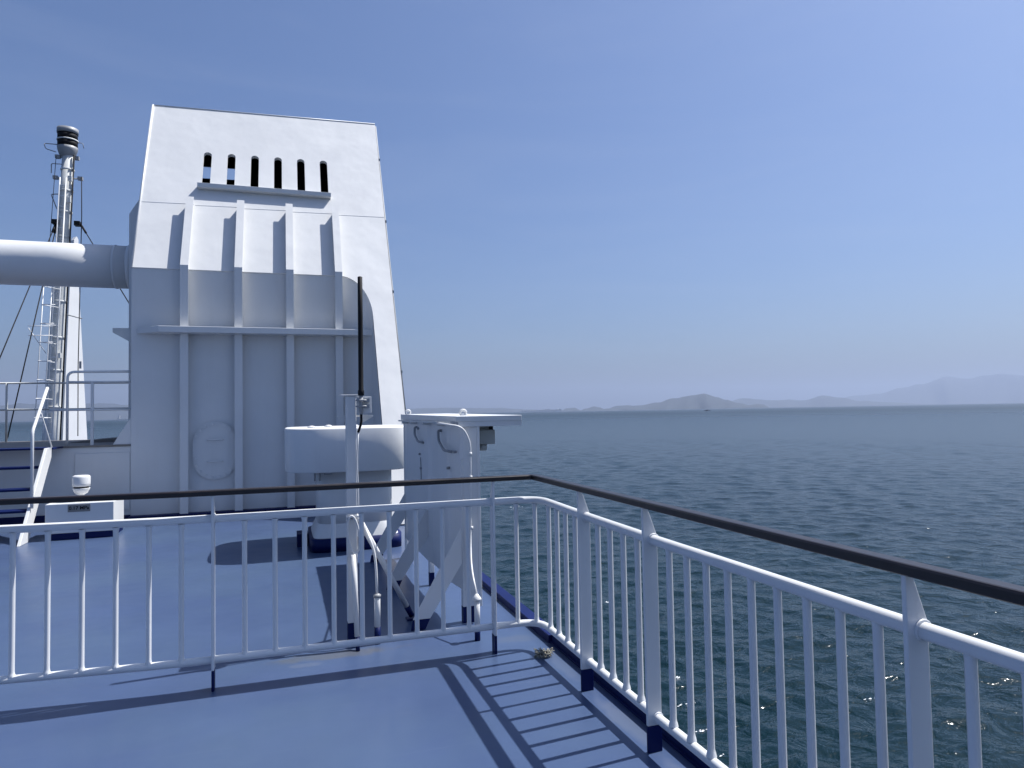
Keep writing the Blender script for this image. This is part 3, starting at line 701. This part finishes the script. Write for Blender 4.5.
# ------------------------------------------------------------------ mast
ms = thing('signal_mast', (-5.93, 22.0, 0), 'tall weathered white mast with ladder and striped black head far left', 'mast')
def polex(z): return -6.07+(z-1.08)*0.0478
zz = [0.0, 1.5, 3, 4.5, 6, 7.5, 9.0]
m = MB(); m.tube([(polex(z)+0.02, 22.0, z) for z in zz], 0.178, 24, scales=[1.16, 1.12, 1.07, 1.01, 0.96, 0.89, 0.83]); m.build('pole', GREYWHITE, ms)
hx = -5.70
m = MB(); m.lathe((hx, 22.0, 0), [(0.14, 8.86), (0.21, 8.94), (0.245, 9.06), (0.255, 9.14)], 32); m.build('head_bowl', GREYMETAL, ms)
m = MB()
for (a, b, mi) in ((9.1405, 9.31, 1), (9.3105, 9.345, 0), (9.3455, 9.52, 1), (9.5205, 9.66, 2)):
    rr = 0.245 if mi == 1 else 0.262
    m.lathe((hx, 22.0, 0), [(rr, a), (rr, b)], 32, mi=mi)
m.build('louvred_head', [GREYWHITE, BLACKP, GREYMETAL], ms)
m = MB()
m.tube(fillet([(hx-0.2, 22, 9.2), (-6.27, 22, 9.2), (-6.2, 21.9, 9.02), (-5.95, 21.9, 8.95)], 0.06), 0.012, 6); m.build('loop_bracket', GREYMETAL, ms); m = MB()
m.tube(fillet([(-5.8, 21.9, 8.62), (-6.06, 21.9, 8.62), (-6.06, 21.9, 8.35)], 0.05), 0.012, 6); m.build('loop_bracket', GREYMETAL, ms); m = MB()
m.tube(fillet([(-5.85, 21.9, 7.78), (-6.06, 21.9, 7.76), (-5.92, 21.9, 7.36)], 0.05), 0.014, 6); m.build('loop_bracket', GREYMETAL, ms); m = MB()
m.tube(fillet([(-5.45, 22, 9.3), (-5.33, 22, 9.3), (-5.30, 22, 9.15)], 0.05), 0.010, 6)
m.build('loop_bracket', GREYMETAL, ms)
for x, z in ((-5.98, 8.26), (-5.38, 8.28), (-5.47, 8.85), (-5.93, 8.85)): m = MB(); m.box(x-0.06, x+0.06, 21.93, 22.05, z-0.045, z+0.045); m.tube([(x, 22, z), (polex(z), 22, z-0.02)], 0.02, 6); m.build('lamp_bracket', GREYMETAL, ms)
m = MB()
def lad(t, s): z = 0.2+t*8.0; return (-6.03+ (z-1.1)*0.040 + s*0.12-0.02, 21.72, z)
m.tube([lad(0, -0.3), lad(1, -0.3)], 0.018, 6); m.tube([lad(0, 0.9), lad(1, 0.9)], 0.018, 6)
for i in range(27):
    a, b = lad(i/27+.01, -0.3), lad(i/27+.01, 0.9); m.tube([a, b], 0.016, 5)
m.build('ladder', WHITE, ms)
m = MB()
for z in (1.6, 2.1, 2.6, 3.1, 3.6, 4.1, 4.6, 5.1):
    x = polex(z)+0.10; m.tube(fillet([(x, 21.72, z), (x-0.30, 21.5, z+0.03), (x-0.28, 21.2, z), (x+0.05, 21.2, z)], 0.12), 0.013, 5)
for dx, y in ((-0.30, 21.4), (-0.05, 21.2)): m.tube([(polex(1.2)+0.10+dx, y, 1.2), (polex(5.1)+0.10+dx, y, 5.1)], 0.013, 5)
m.build('ladder_cage', WHITE, ms)
m = MB()
m.tube([(polex(1)+0.255, 21.90, 0.5), (polex(4)+0.235, 21.90, 4), (polex(6)+0.215, 21.90, 6), (polex(8.9)+0.185, 21.90, 8.9)], 0.020, 6)
m.tube([(-5.33, 21.9, 8.3), (-5.32, 21.9, 7.2), (-5.31, 21.6, 3.0), (-5.28, 21.5, 1.1)], 0.012, 6)
m.tube([(polex(6)-0.25, 21.8, 5.9), (polex(8.8)-0.22, 21.8, 8.8)], 0.008, 5)
m.build('signal_cable', BLACKP, ms)
m = MB()
sp = []
for x_, z_ in ((-5.88, 0.0), (-5.20, 0.0), (-5.245, 1.05), (-5.475, 5.34), (-5.49, 6.62), (-5.53, 6.72), (-5.60, 6.62), (-5.70, 5.3)):
    y_ = 22.25+(x_+5.88)*1.3; sp.append((x_*y_/22.3, y_, 1.545+(z_-1.545)*y_/22.3))
m.prism(sp, (-0.12, 0.12, 0))
m.build('stay_plate', WHITE, ms, bevel=0.01)
m = MB(); m.tube([(-5.82, 22.26, 4.5), (-5.38, 22.26, 4.38)], 0.018, 6); m.box(-5.36, -5.31, 21.9, 21.95, 2.95, 3.15); m.build('cable_tie', GREYMETAL, ms)
m = MB(); m.tube([(-6.30, 21.0, 4.0), (-5.80, 21.2, 4.03)], 0.010, 5); m.tube([(-6.30, 21.0, 3.95), (-5.95, 21.2, 3.3)], 0.012, 5); m.tube([(-6.30, 21.0, 3.75), (-5.80, 21.2, 3.78)], 0.012, 5); m.build('stay_arm', WHITE, ms)
m = MB(); m.box(-6.02, -5.86, 21.80, 22.0, 6.93, 7.05); m.box(-5.50, -5.36, 21.85, 22.05, 6.93, 7.05); m.build('stay_collar', BLACKP, ms)
for (a, b) in (((-5.96, 22, 7.0), (-5.93+0.02, 18.0, 2.99)), ((-5.94, 22, 7.0), (-5.77, 18.0, 1.17)), ((-5.38, 22, 7.02), (-3.55, 19.0, 4.30))):
    A_, B_ = Vector(a), Vector(b)
    if B_.z > 1.2:
        t = (A_.z-1.2)/(A_.z-B_.z); B_ = A_+(B_-A_)*t
        if a[0] < -5.9: pass
    m = MB(); m.tube([A_, B_], 0.014, 6); q = A_+(B_-A_)*0.06; m.tube([A_, q], 0.03, 6); m.build('stay_wire', BLACKP, ms)

for z_ in (1.9, 2.9, 3.8, 4.8, 5.9, 6.6, 7.3, 7.9, 8.5):
    rr = 0.178*(1.16-(z_/9)*0.33)+0.012
    MB().lathe((polex(z_)+0.02, 22.0, z_), [(rr, -0.03), (rr+0.01, -0.02), (rr+0.01, 0.02), (rr, 0.03)], 24, cap=False).build('pole_band', GREYWHITE, ms)
for z_ in (3.3, 5.4, 6.3, 7.6, 8.2):
    MB().box(polex(z_)+0.10, polex(z_)+0.20, 21.74, 21.84, z_-0.07, z_+0.07).build('junction_box', GREYWHITE, ms, bevel=0.006)

# ------------------------------------------------------------------ far coast
def ridge(name, dist, prof, depth, rough, seed):
    """prof: list of (bearing deg, height/dist)"""
    m = MB(); nb = int((prof[-1][0]-prof[0][0])*18)+2; nj = 15
    vs = []
    for i in range(nb):
        b = prof[0][0]+(prof[-1][0]-prof[0][0])*i/(nb-1)
        for (b0, e0), (b1, e1) in zip(prof, prof[1:]):
            if b0 <= b <= b1:
                t = (b-b0)/(b1-b0); t = t*t*(3-2*t); e = e0*(1-t)+e1*t; break
        H = max(0, (e*dist))
        for j in range(nj):
            u = j/(nj-1)*2-1
            d = dist+u*depth+noise.noise(Vector((b*0.8, seed, u)))*depth*0.3
            x, y = d*math.sin(math.radians(b)), d*math.cos(math.radians(b))
            f = noise.fractal(Vector((x/dist*22+seed, y/dist*22, 0)), 0.9, 2.1, 6)
            h = H*max(0, 1-abs(u)**1.6)*(1+rough*f)
            if abs(u) > 0.99: h = -3
            vs.append((x, y, SEA_Z+h))
    fs = [(i*nj+j, (i+1)*nj+j, (i+1)*nj+j+1, i*nj+j+1) for i in range(nb-1) for j in range(nj-1)]
    m.add(vs, fs, 0, False)
    return tag(m.build(name, HILL), kind='structure')
# bearings and elevations above the sea horizon
ridge('far_island', 16000, [(24.6, 0.0), (26.3, 0.0035), (28.6, 0.0065), (30.0, 0.010), (31.3, 0.0165), (32.8, 0.0195), (33.6, 0.0205), (34.6, 0.0165), (35.3, 0.0125), (36.2, 0.0075), (37.0, 0.0045), (37.6, 0.006), (38.0, 0.005), (38.6, 0.0)], 900, 0.10, 1.0)
ridge('low_island', 17500, [(22.0, 0.0), (22.7, 0.004), (23.3, 0.0045), (23.8, 0.0012), (24.2, 0.0035), (24.9, 0.0065), (25.3, 0.005), (25.8, 0.002), (26.8, 0.0070), (27.6, 0.0075), (28.6, 0.0045), (29.4, 0.006), (30.5, 0.0)], 550, 0.15, 5.0)
ridge('middle_hills', 26000, [(34.0, 0.0), (36.5, 0.012), (38.6, 0.009), (40.0, 0.0100), (41.0, 0.0085), (42.4, 0.0135), (43.6, 0.0115), (44.8, 0.0065), (46.5, 0.004), (49.5, 0.0)], 1500, 0.15, 9.0)
ridge('distant_mountains', 38000, [(41.5, 0.0), (44.5, 0.013), (46.0, 0.0145), (47.5, 0.0215), (48.6, 0.0255), (50.4, 0.0330), (51.6, 0.0305), (53.0, 0.0325), (54.4, 0.0310), (56, 0.033), (60, 0.028), (66, 0.02), (72, 0.0)], 2600, 0.10, 14.0)
ridge('coast_hills', 22000, [(-46, 0.0), (-38, 0.019), (-32, 0.017), (-26, 0.021), (-20, 0.0185), (-12, 0.020), (-6, 0.017), (0, 0.012), (4, 0.0085), (9, 0.007), (13, 0.0085), (17, 0.006), (20, 0.003), (22.5, 0.0)], 1200, 0.15, 21.0)

def at(bdeg, d): return d*math.sin(math.radians(bdeg)), d*math.cos(math.radians(bdeg))
x, y = at(33.85, 4300)
bt = thing('fishing_boat', (x, y, SEA_Z), 'tiny dark boat on the water in front of the biggest island', 'boat')
m = MB(); m.prism([(x-16, y-5, SEA_Z-1), (x-20, y-5, SEA_Z+4), (x+20, y-5, SEA_Z+3), (x+15, y-5, SEA_Z-1)], (0, 9, 0)); m.build('hull', SOOT, bt)
m = MB(); m.box(x-9, x+3, y-3, y+2, SEA_Z+3.2, SEA_Z+9); m.build('cabin', GREYMETAL, bt)
# white coaster seen through the port railing
x, y = at(-11.1, 8500)
fb_ = thing('white_coaster', (x, y, SEA_Z), 'tiny white ship on the hazy sea left of the funnel', 'ship')
m = MB(); m.prism([(x-48, y, SEA_Z-1), (x-58, y, SEA_Z+17), (x+58, y, SEA_Z+14), (x+48, y, SEA_Z-1)], (0, 18, 0)); m.build('hull', WHITE, fb_)
m = MB(); m.box(x-42, x-24, y+2, y+16, SEA_Z+15, SEA_Z+52); m.build('bridge_tower', WHITE, fb_)
# low waterfront buildings on the far shore
rng = random.Random(3)
grp = 'low pale buildings strung along the far shore'
for i in range(9):
    b = 19.2+i*0.36; x, y = at(b, 15000+rng.uniform(-80, 80)); w = rng.uniform(40, 110); h = rng.uniform(22, 52)
    o = MB().prism([(x-w, y, SEA_Z-1), (x+w, y, SEA_Z-1), (x+w, y, SEA_Z+h), (x+w*0.2, y, SEA_Z+h*1.25), (x-w, y, SEA_Z+h)], (0, 30, 0)).build('waterfront_building', CITY)
    tag(o, 'low pale waterfront building among others on the hazy far shore', 'building', grp)

# ------------------------------------------------------------------ haze
hz = MB(); hz.box(-42500, 42500, -42500, 42500, SEA_Z-4.5, 1500)
hm = bpy.data.materials.new('sea_haze'); hm.use_nodes = True; nt = hm.node_tree
for n in list(nt.nodes): nt.nodes.remove(n)
o_ = nt.nodes.new('ShaderNodeOutputMaterial'); pv = nt.nodes.new('ShaderNodeVolumePrincipled')
pv.inputs['Color'].default_value = (0.45, 0.53, 0.70, 1); pv.inputs['Density'].default_value = HAZE_D = 4.4e-5; pv.inputs['Anisotropy'].default_value = 0.25
nt.links.new(pv.outputs['Volume'], o_.inputs['Volume'])
hob = tag(hz.build('haze', hm), kind='stuff')

# ------------------------------------------------------------------ light
w = bpy.data.worlds.new('World'); scene.world = w; w.use_nodes = True; nt = w.node_tree
bg = nt.nodes['Background']; sky = nt.nodes.new('ShaderNodeTexSky'); sky.sky_type = 'NISHITA'; sky.sun_disc = False
S = Vector((0.585, 0.060, 1.0)).normalized()
sky.sun_elevation = math.asin(S.z); sky.sun_rotation = math.atan2(S.x, S.y)
sky.altitude = 0; sky.air_density = 1.0; sky.dust_density = 2.8; sky.ozone_density = 3.0
tint = nt.nodes.new('ShaderNodeVectorMath'); tint.operation = 'MULTIPLY'; tint.inputs[1].default_value = (0.86, 1.03, 1.33)
nt.links.new(sky.outputs['Color'], tint.inputs[0])
# thin high cirrus, seen as faint streaks
tcw = nt.nodes.new('ShaderNodeTexCoord'); mpw = nt.nodes.new('ShaderNodeMapping'); mpw.inputs['Scale'].default_value = (1.6, 1.6, 11); mpw.inputs['Rotation'].default_value = (0.12, -0.10, 0.3)
nw = nt.nodes.new('ShaderNodeTexNoise'); nw.inputs['Scale'].default_value = 1.4; nw.inputs['Detail'].default_value = 7; nw.inputs['Roughness'].default_value = 0.55; nw.inputs['Distortion'].default_value = 0.8
rw = nt.nodes.new('ShaderNodeMapRange'); rw.inputs['From Min'].default_value = 0.45; rw.inputs['From Max'].default_value = 0.8; rw.inputs['To Min'].default_value = 0.0; rw.inputs['To Max'].default_value = 0.07
cw = nt.nodes.new('ShaderNodeMix'); cw.data_type = 'RGBA'; cw.inputs[7].default_value = (6.2, 7.0, 8.6, 1)
nt.links.new(tcw.outputs['Generated'], mpw.inputs['Vector']); nt.links.new(mpw.outputs['Vector'], nw.inputs['Vector']); nt.links.new(nw.outputs['Fac'], rw.inputs['Value'])
nt.links.new(rw.outputs['Result'], cw.inputs[0]); nt.links.new(tint.outputs['Vector'], cw.inputs[6]); nt.links.new(cw.outputs[2], bg.inputs['Color']); bg.inputs['Strength'].default_value = 0.050
sl = bpy.data.lights.new('sun', 'SUN'); sl.energy = 4.0; sl.angle = math.radians(0.5); sl.color = (1.0, 0.98, 0.955)
so = bpy.data.objects.new('sun', sl); COL.objects.link(so); so.rotation_euler = S.to_track_quat('Z', 'Y').to_euler()
so.location = (20, 5, 40)

# ------------------------------------------------------------------ camera
cam = bpy.data.cameras.new('camera'); co = bpy.data.objects.new('camera', cam); COL.objects.link(co)
F = 695.0; roll = math.atan(0.0183); pitch = math.atan(27.6*math.cos(roll)/F); psi = math.radians(18.2)
cam.sensor_width = 36; cam.lens = F/1024*36; cam.clip_start = 0.05; cam.clip_end = 90000
co.matrix_world = Matrix.Translation((0, 0, 1.545)) @ Matrix.Rotation(-psi, 4, 'Z') @ Matrix.Rotation(PI/2+pitch, 4, 'X') @ Matrix.Rotation(-roll, 4, 'Z')
scene.camera = co

vs_ = scene.view_settings; vs_.view_transform = 'Standard'; vs_.look = 'None'; vs_.gamma = 1; vs_.use_curve_mapping = False; vs_.exposure = 0.92
scene.render.resolution_x = 1024; scene.render.resolution_y = 768
scene.cycles.max_bounces = 8; scene.cycles.volume_bounces = 1; scene.cycles.use_denoising = True
scene.cycles.sample_clamp_indirect = 6
